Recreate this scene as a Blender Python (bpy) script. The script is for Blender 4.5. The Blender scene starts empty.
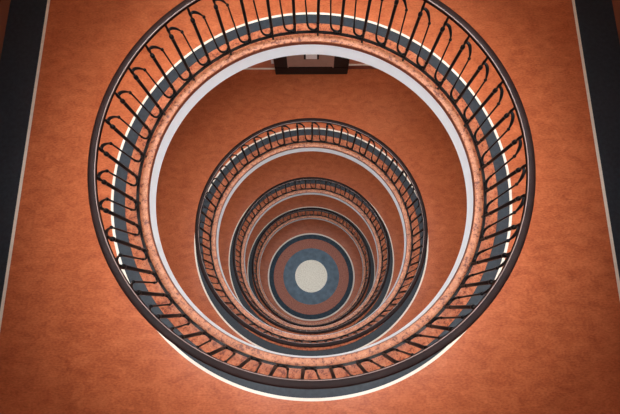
import bpy, bmesh, math, random
from mathutils import Vector, Matrix
random.seed(4)
S = bpy.context.scene
COL = S.collection
PI = math.pi

# ------------------------------------------------------------------ sizes (metres)
H, HG = 3.237, 3.251                 # storey heights (last one: down to the ground floor)
LEV = [0.0, -H, -2 * H, -3 * H]      # the four balustraded floors
ZG = -3 * H - HG                     # ground floor
R_NOSE = 1.668                      # slab edge
R_BAR_I, R_BAR_O = 1.731, 1.755
R_KERB_O = 1.894
R_BAND_O = 2.017
R_STRIP_O = 2.044
R_RAIL_I, R_RAIL_O = 1.702, 1.765
Z_RAIL = 1.045
R_BAL = 1.752
NB = 44
STEP = 2 * PI / NB
XW = 2.965                            # white line along the side walls
XWALL = 3.43
YB = 3.27                            # back wall
YF = -3.6                            # front wall
TOP = H + 2.7                        # roof over the camera's storey


# ------------------------------------------------------------------ materials
def new_mat(name):
    m = bpy.data.materials.new(name)
    m.use_nodes = True
    nt = m.node_tree
    return m, nt, nt.nodes['Principled BSDF']


def plain(name, col, rough=0.5, metal=0.0, spec=0.5, noise=0.0, scale=30):
    m, nt, b = new_mat(name)
    b.inputs['Base Color'].default_value = (*col, 1)
    b.inputs['Roughness'].default_value = rough
    b.inputs['Metallic'].default_value = metal
    b.inputs['Specular IOR Level'].default_value = spec
    if noise:
        tc = nt.nodes.new('ShaderNodeTexCoord')
        n = nt.nodes.new('ShaderNodeTexNoise')
        n.inputs['Scale'].default_value = scale
        n.inputs['Detail'].default_value = 5
        nt.links.new(tc.outputs['Object'], n.inputs['Vector'])
        r = nt.nodes.new('ShaderNodeValToRGB')
        r.color_ramp.elements[0].position = 0.3
        r.color_ramp.elements[1].position = 0.7
        r.color_ramp.elements[0].color = (*[c * (1 - noise) for c in col], 1)
        r.color_ramp.elements[1].color = (*[min(1, c * (1 + noise)) for c in col], 1)
        nt.links.new(n.outputs['Fac'], r.inputs['Fac'])
        nt.links.new(r.outputs['Color'], b.inputs['Base Color'])
    return m


def lino(name, dark, mid, light, rough=0.32):
    """marbled linoleum: cloudy patches, short horizontal flecks and fine grain"""
    m, nt, b = new_mat(name)
    L = nt.links
    tc = nt.nodes.new('ShaderNodeTexCoord')
    mp = nt.nodes.new('ShaderNodeMapping')
    mp.inputs['Scale'].default_value = (1.0, 1.9, 1.0)
    L.new(tc.outputs['Object'], mp.inputs['Vector'])
    a = nt.nodes.new('ShaderNodeTexNoise')
    a.inputs['Scale'].default_value = 5.5
    a.inputs['Detail'].default_value = 8
    a.inputs['Roughness'].default_value = 0.68
    a.inputs['Distortion'].default_value = 0.6
    L.new(mp.outputs['Vector'], a.inputs['Vector'])
    g = nt.nodes.new('ShaderNodeTexNoise')
    g.inputs['Scale'].default_value = 38
    g.inputs['Detail'].default_value = 4
    L.new(mp.outputs['Vector'], g.inputs['Vector'])
    mx = nt.nodes.new('ShaderNodeMath')
    mx.operation = 'MULTIPLY_ADD'
    mx.inputs[1].default_value = 0.45
    L.new(g.outputs['Fac'], mx.inputs[0])
    sc = nt.nodes.new('ShaderNodeMath')
    sc.operation = 'MULTIPLY'
    sc.inputs[1].default_value = 0.55
    L.new(a.outputs['Fac'], sc.inputs[0])
    L.new(sc.outputs[0], mx.inputs[2])
    r = nt.nodes.new('ShaderNodeValToRGB')
    e = r.color_ramp.elements
    e[0].position, e[0].color = 0.34, (*dark, 1)
    e[1].position, e[1].color = 0.68, (*light, 1)
    k = e.new(0.5)
    k.color = (*mid, 1)
    L.new(mx.outputs[0], r.inputs['Fac'])
    L.new(r.outputs['Color'], b.inputs['Base Color'])
    b.inputs['Roughness'].default_value = rough
    b.inputs['Specular IOR Level'].default_value = 0.42
    bp = nt.nodes.new('ShaderNodeBump')
    bp.inputs['Strength'].default_value = 0.06
    bp.inputs['Distance'].default_value = 0.01
    L.new(a.outputs['Fac'], bp.inputs['Height'])
    L.new(bp.outputs['Normal'], b.inputs['Normal'])
    return m


def terrazzo(name, base, chip, pale, rough=0.48, scale=44):
    m, nt, b = new_mat(name)
    L = nt.links
    tc = nt.nodes.new('ShaderNodeTexCoord')
    n = nt.nodes.new('ShaderNodeTexNoise')
    n.inputs['Scale'].default_value = scale * 0.6
    n.inputs['Detail'].default_value = 3
    n.inputs['Roughness'].default_value = 0.7
    L.new(tc.outputs['Object'], n.inputs['Vector'])
    r = nt.nodes.new('ShaderNodeValToRGB')
    e = r.color_ramp.elements
    e[0].position, e[0].color = 0.39, (*chip, 1)
    e[1].position, e[1].color = 0.62, (*pale, 1)
    k = e.new(0.455)
    k.color = (*base, 1)
    k = e.new(0.54)
    k.color = (*base, 1)
    L.new(n.outputs['Fac'], r.inputs['Fac'])
    v = nt.nodes.new('ShaderNodeTexVoronoi')
    v.inputs['Scale'].default_value = scale
    L.new(tc.outputs['Object'], v.inputs['Vector'])
    lt = nt.nodes.new('ShaderNodeMath')
    lt.operation = 'LESS_THAN'
    lt.inputs[1].default_value = 0.2
    L.new(v.outputs['Distance'], lt.inputs[0])
    mix = nt.nodes.new('ShaderNodeMix')
    mix.data_type = 'RGBA'
    L.new(lt.outputs[0], mix.inputs[0])
    L.new(r.outputs['Color'], mix.inputs[6])
    mix.inputs[7].default_value = (*chip, 1)
    L.new(mix.outputs[2], b.inputs['Base Color'])
    b.inputs['Roughness'].default_value = rough
    return m


M_LINO = lino('orange_linoleum', (0.30, 0.062, 0.022), (0.46, 0.114, 0.041), (0.60, 0.175, 0.068))
M_GREY = plain('grey_linoleum', (0.023, 0.030, 0.038), 0.45, spec=0.3, noise=0.22, scale=26)
M_STRIP = plain('cream_inlay', (0.78, 0.70, 0.59), 0.5, noise=0.06)
M_TERR = terrazzo('terrazzo_red', (0.47, 0.135, 0.056), (0.20, 0.045, 0.022), (0.54, 0.20, 0.10))
M_NOSE = terrazzo('terrazzo_pink', (0.43, 0.148, 0.065), (0.15, 0.036, 0.018), (0.51, 0.21, 0.105))
M_BROWN = plain('brown_edge', (0.16, 0.036, 0.018), 0.4)
M_WHITE = plain('white_plaster', (0.88, 0.92, 0.95), 0.55, noise=0.03, scale=8)
M_CEIL = plain('ceiling_paint', (0.80, 0.78, 0.74), 0.8)
M_WALL = plain('terracotta_wall', (0.46, 0.15, 0.075), 0.45, noise=0.18, scale=3)
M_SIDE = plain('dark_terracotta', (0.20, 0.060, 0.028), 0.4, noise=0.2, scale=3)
M_PLAST = plain('cream_plaster', (0.80, 0.68, 0.52), 0.7, noise=0.04, scale=4)
M_IRON = plain('black_iron', (0.004, 0.0044, 0.0052), 0.36, metal=0.0, spec=0.2)
M_RAIL = plain('dark_wood_rail', (0.010, 0.0036, 0.0030), 0.45, spec=0.08, noise=0.35, scale=9)
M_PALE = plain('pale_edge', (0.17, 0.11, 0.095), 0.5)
M_DARK = plain('dark_door_wood', (0.005, 0.0035, 0.0025), 0.3, spec=0.2, noise=0.3, scale=10)
M_PANEL = plain('door_panel', (0.34, 0.215, 0.165), 0.5, noise=0.1, scale=6)
M_PLATE = plain('white_plate', (0.85, 0.85, 0.82), 0.4)
M_DISC_C = terrazzo('cream_stone', (0.78, 0.73, 0.60), (0.62, 0.56, 0.44), (0.86, 0.82, 0.70), 0.4, 40)
M_DISC_B = plain('blue_grey_stone', (0.108, 0.158, 0.203), 0.6, spec=0.2, noise=0.25, scale=5)
M_DISC_R = terrazzo('brown_stone', (0.36, 0.118, 0.072), (0.22, 0.07, 0.046), (0.44, 0.17, 0.11), 0.6, 40)
M_DISC_D = plain('dark_blue_stone', (0.030, 0.052, 0.073), 0.6, spec=0.2, noise=0.3, scale=9)


# ------------------------------------------------------------------ helpers
def link(name, bm, mat, parent=None, loc=(0, 0, 0), rot=0.0):
    me = bpy.data.meshes.new(name)
    bmesh.ops.recalc_face_normals(bm, faces=bm.faces)
    bm.to_mesh(me)
    bm.free()
    me.materials.append(mat)
    o = bpy.data.objects.new(name, me)
    COL.objects.link(o)
    o.location = loc
    o.rotation_euler = (0, 0, rot)
    if parent:
        o.parent = parent
    return o


def copy(o, parent, rot=None):
    c = o.copy()
    COL.objects.link(c)
    c.parent = parent
    if rot is not None:
        c.rotation_euler = (0, 0, rot)
    return c


def tag(o, label, cat, group=None, kind=None):
    o['label'] = label
    o['category'] = cat
    if group:
        o['group'] = group
    if kind:
        o['kind'] = kind
    return o


def sharpen(bm, deg=35):
    bmesh.ops.recalc_face_normals(bm, faces=bm.faces)
    for f in bm.faces:
        f.smooth = True
    for e in bm.edges:
        if len(e.link_faces) == 2 and e.calc_face_angle(0) > math.radians(deg):
            e.smooth = False
        elif len(e.link_faces) != 2:
            e.smooth = False


def ring_bm(profile, n=240):
    """closed (r, z) profile turned about the z axis"""
    bm = bmesh.new()
    rows = []
    for i in range(n):
        a = 2 * PI * i / n
        rows.append([bm.verts.new((r * math.cos(a), r * math.sin(a), z)) for r, z in profile])
    k = len(profile)
    for i in range(n):
        A, B = rows[i], rows[(i + 1) % n]
        for j in range(k):
            bm.faces.new((A[j], B[j], B[(j + 1) % k], A[(j + 1) % k]))
    sharpen(bm)
    return bm


def rect_ring(r0, r1, z0, z1, n=240):
    return ring_bm([(r0, z0), (r1, z0), (r1, z1), (r0, z1)], n)


def plate_bm(r, x0, x1, y0, y1, z0, z1, n=240):
    """rectangular slab with a round hole of radius r"""
    angs = [2 * PI * i / n for i in range(n)]
    for cx in (x0, x1):
        for cy in (y0, y1):
            angs.append(math.atan2(cy, cx) % (2 * PI))
    angs = sorted(set(angs))
    bm = bmesh.new()
    I, O = [], []
    for a in angs:
        c, s = math.cos(a), math.sin(a)
        t = 1e9
        if c > 1e-9: t = min(t, x1 / c)
        if c < -1e-9: t = min(t, x0 / c)
        if s > 1e-9: t = min(t, y1 / s)
        if s < -1e-9: t = min(t, y0 / s)
        I.append([bm.verts.new((r * c, r * s, z)) for z in (z0, z1)])
        O.append([bm.verts.new((t * c, t * s, z)) for z in (z0, z1)])
    m = len(angs)
    for i in range(m):
        j = (i + 1) % m
        bm.faces.new((I[i][1], O[i][1], O[j][1], I[j][1]))
        bm.faces.new((I[i][0], I[j][0], O[j][0], O[i][0]))
        bm.faces.new((I[i][0], I[i][1], I[j][1], I[j][0]))
        bm.faces.new((O[i][0], O[j][0], O[j][1], O[i][1]))
    sharpen(bm)
    return bm


def box_bm(x0, x1, y0, y1, z0, z1, bev=0.0, bm=None):
    own = bm is None
    if own:
        bm = bmesh.new()
    g = bmesh.ops.create_cube(bm, size=1)
    for v in g['verts']:
        v.co = ((x0 + x1) / 2 + v.co.x * (x1 - x0), (y0 + y1) / 2 + v.co.y * (y1 - y0),
                (z0 + z1) / 2 + v.co.z * (z1 - z0))
    if bev:
        es = list({e for v in g['verts'] for e in v.link_edges})
        bmesh.ops.bevel(bm, geom=es, offset=bev, segments=2, affect='EDGES')
    return bm


def lathe_bm(prof, n=14):
    bm = bmesh.new()
    rows = [[bm.verts.new((r * math.cos(2 * PI * i / n), r * math.sin(2 * PI * i / n), z)) for i in range(n)]
            for r, z in prof]
    for A, B in zip(rows, rows[1:]):
        for i in range(n):
            bm.faces.new((A[i], A[(i + 1) % n], B[(i + 1) % n], B[i]))
    bm.faces.new(rows[0])
    bm.faces.new(rows[-1])
    sharpen(bm, 50)
    return bm


def tube_bm(pts, rad, n=8, bm=None):
    bm = bm or bmesh.new()
    P = [Vector(p) for p in pts]
    rows = []
    up = Vector((1, 0, 0))
    for i, p in enumerate(P):
        t = (P[min(i + 1, len(P) - 1)] - P[max(i - 1, 0)]).normalized()
        a = (up - t * up.dot(t)).normalized()
        b = t.cross(a)
        rr = rad[i] if isinstance(rad, (list, tuple)) else (rad, rad)
        if not isinstance(rr, (list, tuple)):
            rr = (rr, rr)
        rows.append([bm.verts.new(p + a * rr[0] * math.cos(2 * PI * k / n) + b * rr[1] * math.sin(2 * PI * k / n))
                     for k in range(n)])
    for A, B in zip(rows, rows[1:]):
        for i in range(n):
            bm.faces.new((A[i], A[(i + 1) % n], B[(i + 1) % n], B[i]))
    bm.faces.new(rows[0])
    bm.faces.new(rows[-1])
    sharpen(bm, 60)
    return bm


def smooth_path(ctrl, per=6):
    P = [Vector(c) for c in ctrl]
    out = []
    for i in range(len(P) - 1):
        p0, p1, p2, p3 = P[max(i - 1, 0)], P[i], P[i + 1], P[min(i + 2, len(P) - 1)]
        for k in range(per):
            t = k / per
            out.append(0.5 * ((2 * p1) + (p2 - p0) * t + (2 * p0 - 5 * p1 + 4 * p2 - p3) * t * t
                              + (3 * p1 - p0 - 3 * p2 + p3) * t ** 3))
    out.append(P[-1])
    return out


def ball_bm(c, r, sz=1.0):
    bm = bmesh.new()
    bmesh.ops.create_uvsphere(bm, u_segments=12, v_segments=8, radius=r)
    for v in bm.verts:
        v.co = Vector((v.co.x, v.co.y, v.co.z * sz)) + Vector(c)
    for f in bm.faces:
        f.smooth = True
    return bm


# ------------------------------------------------------------------ floors
LABELS = ['largest, nearest opening', 'second opening down', 'third opening down', 'fourth, smallest opening']


def side_bands(parent, meshes=[]):
    if not meshes:
        for s in (-1, 1):
            a, b = sorted((s * XW, s * (XW + 0.032)))
            o1 = link('inlay_strip', box_bm(a, b, YF, YB, -0.02, 0.0), M_STRIP, parent)
            a, b = sorted((s * (XW + 0.032), s * XWALL))
            o2 = link('border_band', box_bm(a, b, YF, YB, -0.02, 0.0), M_GREY, parent)
            meshes.extend([o1, o2])
    else:
        for o in meshes[:4]:
            copy(o, parent)


for i, z in enumerate(LEV):
    f = link('floor', plate_bm(R_STRIP_O, -XW, XW, YF, YB, -0.02, 0.0), M_LINO, loc=(0, 0, z))
    tag(f, 'orange marbled linoleum floor around the ' + LABELS[i], 'floor', kind='structure')
    side_bands(f)
    link('inlay_strip', rect_ring(R_BAND_O, R_STRIP_O, -0.02, 0.0), M_STRIP, f)['label'] = 'cream ring inlaid in the floor'
    link('border_band', rect_ring(R_KERB_O, R_BAND_O, -0.02, 0.0), M_GREY, f)['label'] = 'dark grey ring band'
    link('terrazzo_kerb', ring_bm([(R_BAR_I + 0.01, -0.02), (R_KERB_O, -0.02), (R_KERB_O, 0.010), (R_KERB_O - 0.006, 0.014),
                                   (R_BAR_I + 0.01, 0.014)]), M_TERR, f)['label'] = 'speckled red terrazzo kerb'
    link('terrazzo_nosing', ring_bm([(R_NOSE, -0.004), (R_BAR_I + 0.01, -0.004), (R_BAR_I + 0.01, 0.014), (R_NOSE + 0.008, 0.014),
                                     (R_NOSE + 0.002, 0.011), (R_NOSE, 0.005)]), M_NOSE, f)['label'] = 'speckled pink terrazzo edge'
    link('nosing_edge', rect_ring(R_NOSE + 0.002, R_NOSE + 0.06, -0.052, -0.004), M_BROWN, f)['label'] = 'dark red-brown edge line'
    link('slab_fascia', ring_bm([(R_NOSE + 0.008, -0.052), (R_NOSE + 0.06, -0.052), (R_NOSE + 0.06, -0.262), (R_NOSE + 0.012, -0.262),
                                 (R_NOSE + 0.008, -0.258)]), M_WHITE, f)['label'] = 'white plastered edge of the floor slab'
    c = link('ceiling', plate_bm(R_NOSE + 0.06, -XWALL, XWALL, YF, YB, -0.27, -0.02), M_CEIL, loc=(0, 0, z))
    tag(c, 'white ceiling on the underside of the floor around the ' + LABELS[i], 'ceiling', kind='structure')

# the camera's own storey: slab with its opening, and the roof with a round skylight opening
RK = 2.02
c = link('ceiling', plate_bm(RK, -XWALL, XWALL, YF, YB, -0.26, 0.0), M_CEIL, loc=(0, 0, H))
tag(c, 'white slab of the storey the view is taken from', 'ceiling', kind='structure')
c = link('ceiling', plate_bm(2.9, -XWALL, XWALL, YF, YB, 0.0, 0.25), M_CEIL, loc=(0, 0, TOP))
tag(c, 'white roof with a round skylight opening over the stairwell', 'ceiling', kind='structure')

# ground floor with its round inlay
g = link('floor', plate_bm(1.704, -XWALL, XWALL, YF, YB, -0.05, 0.0), M_LINO, loc=(0, 0, ZG))
tag(g, 'orange ground floor around the round inlay at the bottom of the well', 'floor', kind='structure')
link('inlay_strip', rect_ring(1.650, 1.704, -0.05, 0.0), M_STRIP, g)['label'] = 'cream ring round the floor inlay'
link('outer_ring', rect_ring(1.471, 1.650, -0.05, 0.0), M_DISC_D, g)['label'] = 'dark blue-grey outer ring'
link('brown_ring', rect_ring(1.096, 1.471, -0.05, 0.0), M_DISC_R, g)['label'] = 'red-brown speckled ring'
link('inner_ring', rect_ring(0.6315, 1.096, -0.05, 0.0), M_DISC_B, g)['label'] = 'blue-grey inner ring'
bm = bmesh.new()
bmesh.ops.create_cone(bm, cap_ends=True, segments=160, radius1=0.6315, radius2=0.6315, depth=0.05)
for v in bm.verts:
    v.co.z -= 0.025
sharpen(bm)
link('centre_disc', bm, M_DISC_C, g)['label'] = 'plain cream disc at the centre'

# walls: cream plaster over a terracotta dado on every storey
ZB, ZT = ZG - 0.05, TOP + 0.25
WALLS = [('left', (-XWALL - 0.25, -XWALL, YF - 0.25, YB + 0.25), (-XWALL, -XWALL + 0.012, YF, YB), 'beyond the dark grey band on the left'),
         ('right', (XWALL, XWALL + 0.25, YF - 0.25, YB + 0.25), (XWALL - 0.012, XWALL, YF, YB), 'beyond the dark grey band on the right'),
         ('back', (-XWALL, XWALL, YB, YB + 0.25), (-XWALL + 0.012, XWALL - 0.012, YB - 0.012, YB), 'behind the dark doorway at the top'),
         ('front', (-XWALL, XWALL, YF - 0.25, YF), (-XWALL + 0.012, XWALL - 0.012, YF, YF + 0.012), 'on the near side below the camera')]
for nm, r, d, where in WALLS:
    w_ = link('wall_' + nm, box_bm(*r, ZB, ZT), M_PLAST)
    tag(w_, 'cream wall with terracotta dado ' + where, 'wall', kind='structure')
    for z in LEV + [ZG, H]:
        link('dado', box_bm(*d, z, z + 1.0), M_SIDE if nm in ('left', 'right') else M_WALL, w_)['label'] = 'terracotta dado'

# ------------------------------------------------------------------ doorways and skirting on the back wall
DOORL = ['on the floor of the largest opening', 'on the second floor down, just under the white slab edge',
         'on the third floor down', 'on the fourth floor down']
for i, z in enumerate(LEV):
    fr = bmesh.new()
    for x0, x1 in ((-0.667, -0.42), (0.42, 0.70)):
        box_bm(x0, x1, 3.135, YB, 0.24, 2.25, 0.006, fr)
    box_bm(-0.667, 0.70, 3.135, YB, 2.25, 2.55, 0.006, fr)
    d = link('door_%d' % (i + 1), fr, M_DARK, loc=(0, 0, z))
    tag(d, 'dark wooden door surround ' + DOORL[i], 'door', kind='structure')
    link('plinth', box_bm(-0.667, 0.70, 3.130, YB, 0.0, 0.24, 0.006), M_DARK, d)
    bm = box_bm(-0.42, 0.42, 3.150, YB, 0.235, 2.25)
    link('door_panel', bm, M_PANEL, d)['label'] = 'brownish pink flat panel'
    fm = bmesh.new()
    box_bm(-0.12, -0.085, 3.135, 3.155, 0.515, 0.79, 0, fm)
    box_bm(0.115, 0.15, 3.135, 3.155, 0.515, 0.79, 0, fm)
    box_bm(-0.085, 0.115, 3.135, 3.155, 0.75, 0.79, 0, fm)
    pf = link('plate_frame', fm, M_DARK, d)
    link('plate', box_bm(-0.085, 0.115, 3.140, 3.155, 0.515, 0.75), M_PLATE, d)['label'] = 'small white plate'
    tm = bmesh.new()
    box_bm(-0.425, -0.408, 3.130, 3.155, 0.24, 2.25, 0, tm)
    box_bm(0.408, 0.425, 3.130, 3.155, 0.24, 2.25, 0, tm)
    link('panel_bead', tm, M_PANEL, d)
    b1 = link('trim_%d' % (2 * i + 1), box_bm(-XWALL, -0.667, YB - 0.03, YB, 0.0, 0.03), M_STRIP, loc=(0, 0, z))
    tag(b1, 'thin cream strip at the foot of the wall left of the doorway ' + DOORL[i].split(',')[0], 'trim', kind='structure')
    bs = link('baseboard_back', box_bm(0.70, XWALL, YB - 0.03, YB, 0.0, 0.13), M_BROWN, loc=(0, 0, z))
    tag(bs, 'dark brown skirting right of the doorway ' + DOORL[i].split(',')[0], 'baseboard', kind='structure')
    link('cap_strip', box_bm(0.70, XWALL, YB - 0.035, YB, 0.13, 0.155), M_STRIP, bs)['label'] = 'cream cap strip'
    if i == 1:
        sw = link('wall_socket', box_bm(-0.735, -0.69, YB - 0.03, YB - 0.012, 0.20, 0.31, 0.004), M_PLATE, loc=(0, 0, z))
        tag(sw, 'tiny white socket plate on the wall at the doorway left edge', 'socket')

# ------------------------------------------------------------------ balustrades
PHASE = [87.42, 89.3, 86.2, 87.4]
BL = ['black wrought iron balustrade with dark wooden handrail round the largest, nearest opening',
      'black iron balustrade with wooden handrail round the second opening, inside the largest ring',
      'small black iron balustrade round the third opening down, between two other rings',
      'smallest, innermost black iron balustrade, closest round the floor inlay']


def A(th, z, dr=0.0):
    """point on the balusters' cylinder: th in steps, relative to a baluster at angle 0"""
    a = th * STEP
    return ((R_BAL + dr) * math.cos(a), (R_BAL + dr) * math.sin(a), z)


# wooden rail with a flat top and rounded edges
rm = 0.5 * (R_RAIL_I + R_RAIL_O)
rail_prof = [(R_RAIL_I + 0.004, Z_RAIL - 0.045), (R_RAIL_O - 0.010, Z_RAIL - 0.045), (R_RAIL_O - 0.002, Z_RAIL - 0.038),
             (R_RAIL_O, Z_RAIL - 0.026), (R_RAIL_O - 0.001, Z_RAIL - 0.010), (R_RAIL_O - 0.006, Z_RAIL - 0.003),
             (R_RAIL_O - 0.014, Z_RAIL), (R_RAIL_I + 0.010, Z_RAIL), (R_RAIL_I + 0.0055, Z_RAIL - 0.0015),
             (R_RAIL_I + 0.002, Z_RAIL - 0.005), (R_RAIL_I, Z_RAIL - 0.010), (R_RAIL_I, Z_RAIL - 0.040)]

bal_prof = [(0.015, 0.083), (0.015, 0.19), (0.0160, 0.20), (0.0160, 0.75), (0.010, 0.765), (0.010, 0.835), (0.014, 0.843),
            (0.014, 0.885), (0.011, 0.892), (0.011, 0.985)]
knob_prof = [(0.010, -0.032), (0.018, -0.024), (0.0215, -0.009), (0.0215, 0.007), (0.017, 0.020), (0.010, 0.028)]

# upper scroll, thin rod, lower scroll: one bar running from a baluster's head down to the next one's foot
ctrl = [A(-0.02, 0.862), A(-0.10, 0.860, 0.006), A(-0.20, 0.842, 0.010), A(-0.31, 0.808, 0.008), A(-0.40, 0.765, 0.004), A(-0.45, 0.735)]
up = smooth_path(ctrl)
ctrl2 = [A(-0.54, 0.225), A(-0.565, 0.175, -0.003), A(-0.64, 0.134, -0.008), A(-0.78, 0.112, -0.010), A(-0.90, 0.116, -0.008), A(-0.985, 0.140)]
lo = smooth_path(ctrl2)
path = up + [Vector(A(-0.465, 0.65)), Vector(A(-0.49, 0.5)), Vector(A(-0.52, 0.34))] + lo
rads = []
for k, p in enumerate(path):
    if k < len(up) - 2:
        t = k / (len(up) - 2)
        w_ = 0.0115 + 0.0055 * math.sin(PI * min(1, t * 1.15)) - 0.0025 * t
        rads.append((w_, w_ * 0.85))
    elif k < len(up) + 4:
        rads.append((0.0085, 0.0085))
    else:
        rads.append((0.0135, 0.0115))

highlight_prof = [(R_RAIL_I - 0.001, Z_RAIL - 0.009), (R_RAIL_I + 0.003, Z_RAIL - 0.009), (R_RAIL_I + 0.0045, Z_RAIL - 0.0010),
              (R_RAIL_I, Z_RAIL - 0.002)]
proto = {}
for i, z in enumerate(LEV):
    root = bpy.data.objects.new('balustrade', None)
    COL.objects.link(root)
    root.location = (0, 0, z)
    tag(root, BL[i], 'balustrade', 'balustrades round the stacked openings')
    if i == 0:
        proto['handrail'] = link('handrail', ring_bm(rail_prof), M_RAIL, root)
        proto['handrail']['label'] = 'dark brown wooden handrail'
        proto['strip'] = link('edge_strip', ring_bm(highlight_prof), M_PALE, proto['handrail'])  # highlight on the rail's inner edge, built as a pale-coloured strip
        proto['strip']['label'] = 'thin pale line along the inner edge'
        proto['sub'] = link('rail_bar', rect_ring(R_BAL - 0.022, R_BAL + 0.010, Z_RAIL - 0.062, Z_RAIL - 0.0455), M_IRON, root)
        proto['base'] = link('base_rail', rect_ring(R_BAR_I, R_BAR_O, 0.060, 0.083), M_IRON, root)
        foot = link('foot_block', box_bm(R_BAR_I + 0.004, R_BAR_O - 0.004, -0.011, 0.011, 0.014, 0.060), M_IRON, root)
    else:
        hr = copy(proto['handrail'], root)
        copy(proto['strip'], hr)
        copy(proto['sub'], root)
        copy(proto['base'], root)
    for k in range(NB):
        a = math.radians(PHASE[i]) + k * STEP
        if i == 0 and k == 0:
            bm = lathe_bm(bal_prof)
            bmesh.ops.translate(bm, verts=bm.verts, vec=(R_BAL, 0, 0))
            proto['bal'] = link('baluster', bm, M_IRON, root, rot=a)
            bm = lathe_bm([(r, zz + 0.779) for r, zz in knob_prof])
            bmesh.ops.translate(bm, verts=bm.verts, vec=(R_BAL, 0, 0))
            proto['knob'] = link('knob', bm, M_IRON, proto['bal'])
            bm = lathe_bm([(0.012, 0.196), (0.0185, 0.203), (0.0185, 0.228), (0.012, 0.235)])
            bmesh.ops.translate(bm, verts=bm.verts, vec=(R_BAL, 0, 0))
            proto['collar'] = link('collar', bm, M_IRON, proto['bal'])
            proto['rod'] = link('scroll_rod', tube_bm(path, rads), M_IRON, root, rot=a)
            proto['knot'] = link('knot', ball_bm(A(-0.448, 0.735), 0.0155, 1.2), M_IRON, proto['rod'])
            proto['knot2'] = link('knot', ball_bm(A(-0.54, 0.222), 0.0135, 1.2), M_IRON, proto['rod'])
            foot.rotation_euler = (0, 0, a)
        else:
            b = copy(proto['bal'], root, a)
            r = copy(proto['rod'], root, a)
            if k % 2 == 0:
                copy(foot, root, a)
            copy(proto['knob'], b)
            copy(proto['knot'], r)
            if i < 2:
                copy(proto['collar'], b)
                copy(proto['knot2'], r)

# ------------------------------------------------------------------ light
def area(name, loc, size, power, col, rot=(0, 0, 0), spread=None):
    l = bpy.data.lights.new(name, 'AREA')
    l.shape = 'DISK'
    l.size = size
    l.energy = power
    l.color = col
    if spread:
        l.spread = spread
    o = bpy.data.objects.new(name, l)
    COL.objects.link(o)
    o.location = loc
    o.rotation_euler = rot
    return o


area('skylight_daylight', (0, 0, TOP + 0.2), 5.2, 70, (0.88, 0.95, 1.0))
sun = bpy.data.lights.new('zenith_daylight', 'SUN')
sun.energy = 0.95
sun.angle = math.radians(20)
sun.color = (0.95, 0.98, 1.0)
so = bpy.data.objects.new('zenith_daylight', sun)
COL.objects.link(so)
so.location = (0, 0, TOP + 4)

# added unseen fill lights under each slab, tilted inwards to brighten opposite slab edges
TILT = math.radians(34)
for z, p in [(H - 0.26, 22.5), (LEV[0] - 0.27, 10.5), (LEV[1] - 0.27, 6.3), (LEV[2] - 0.27, 3.8), (LEV[3] - 0.27, 1.6)]:
    for k in range(12):
        a = (k + 0.5) * PI / 6
        area('ceiling_spot_light', (2.22 * math.cos(a), 2.22 * math.sin(a), z - 0.06), 0.36, p * 0.64 * (1 + 0.3 * math.sin(a)), (0.97, 0.98, 1.0),
             rot=(0, TILT, a), spread=math.radians(100))

# added unseen lamps that brighten the back wall for its reflection in the floor
for x, z, p in ((-1.75, H - 0.3, 14), (1.75, H - 0.3, 16), (1.75, LEV[0] - 0.31, 9)):
    area('wall_washer_light', (x, 2.72, z), 0.35, p, (1.0, 0.86, 0.66), rot=(math.radians(40), 0, 0), spread=math.radians(110))

w = bpy.data.worlds.new('sky')
S.world = w
w.use_nodes = True
w.node_tree.nodes['Background'].inputs['Color'].default_value = (0.75, 0.85, 1.0, 1)
w.node_tree.nodes['Background'].inputs['Strength'].default_value = 0.6

# ------------------------------------------------------------------ camera
TH, YAW, ROLL, F = 0.2270, -0.0086, 0.0121, 435.32
cam = bpy.data.cameras.new('camera')
cam.sensor_fit = 'HORIZONTAL'
cam.sensor_width = 36
cam.lens = F / 620 * 36
cam.clip_start = 0.05
co = bpy.data.objects.new('camera', cam)
COL.objects.link(co)
c, s = math.cos(TH), math.sin(TH)
right = Vector((1, 0, 0))
upv = Vector((0, c, s))
fwd = Vector((0, s, -c))
# undo the fitted yaw (about z) and roll (about the view axis)
cr, sr = math.cos(ROLL), math.sin(ROLL)
r2 = right * cr - upv * sr
u2 = right * sr + upv * cr
rz = Matrix.Rotation(-YAW, 3, 'Z')
R3 = Matrix((rz @ r2, rz @ u2, rz @ (-fwd))).transposed()
co.matrix_world = Matrix.Translation((-0.0050, -1.2051, 4.2942)) @ R3.to_4x4()
S.camera = co

S.view_settings.view_transform = 'Standard'
S.view_settings.look = 'None'
S.view_settings.gamma = 1
S.view_settings.use_curve_mapping = False
S.view_settings.exposure = 0.0
S.cycles.use_denoising = True
S.cycles.max_bounces = 8
S.cycles.diffuse_bounces = 5
S.cycles.caustics_reflective = False
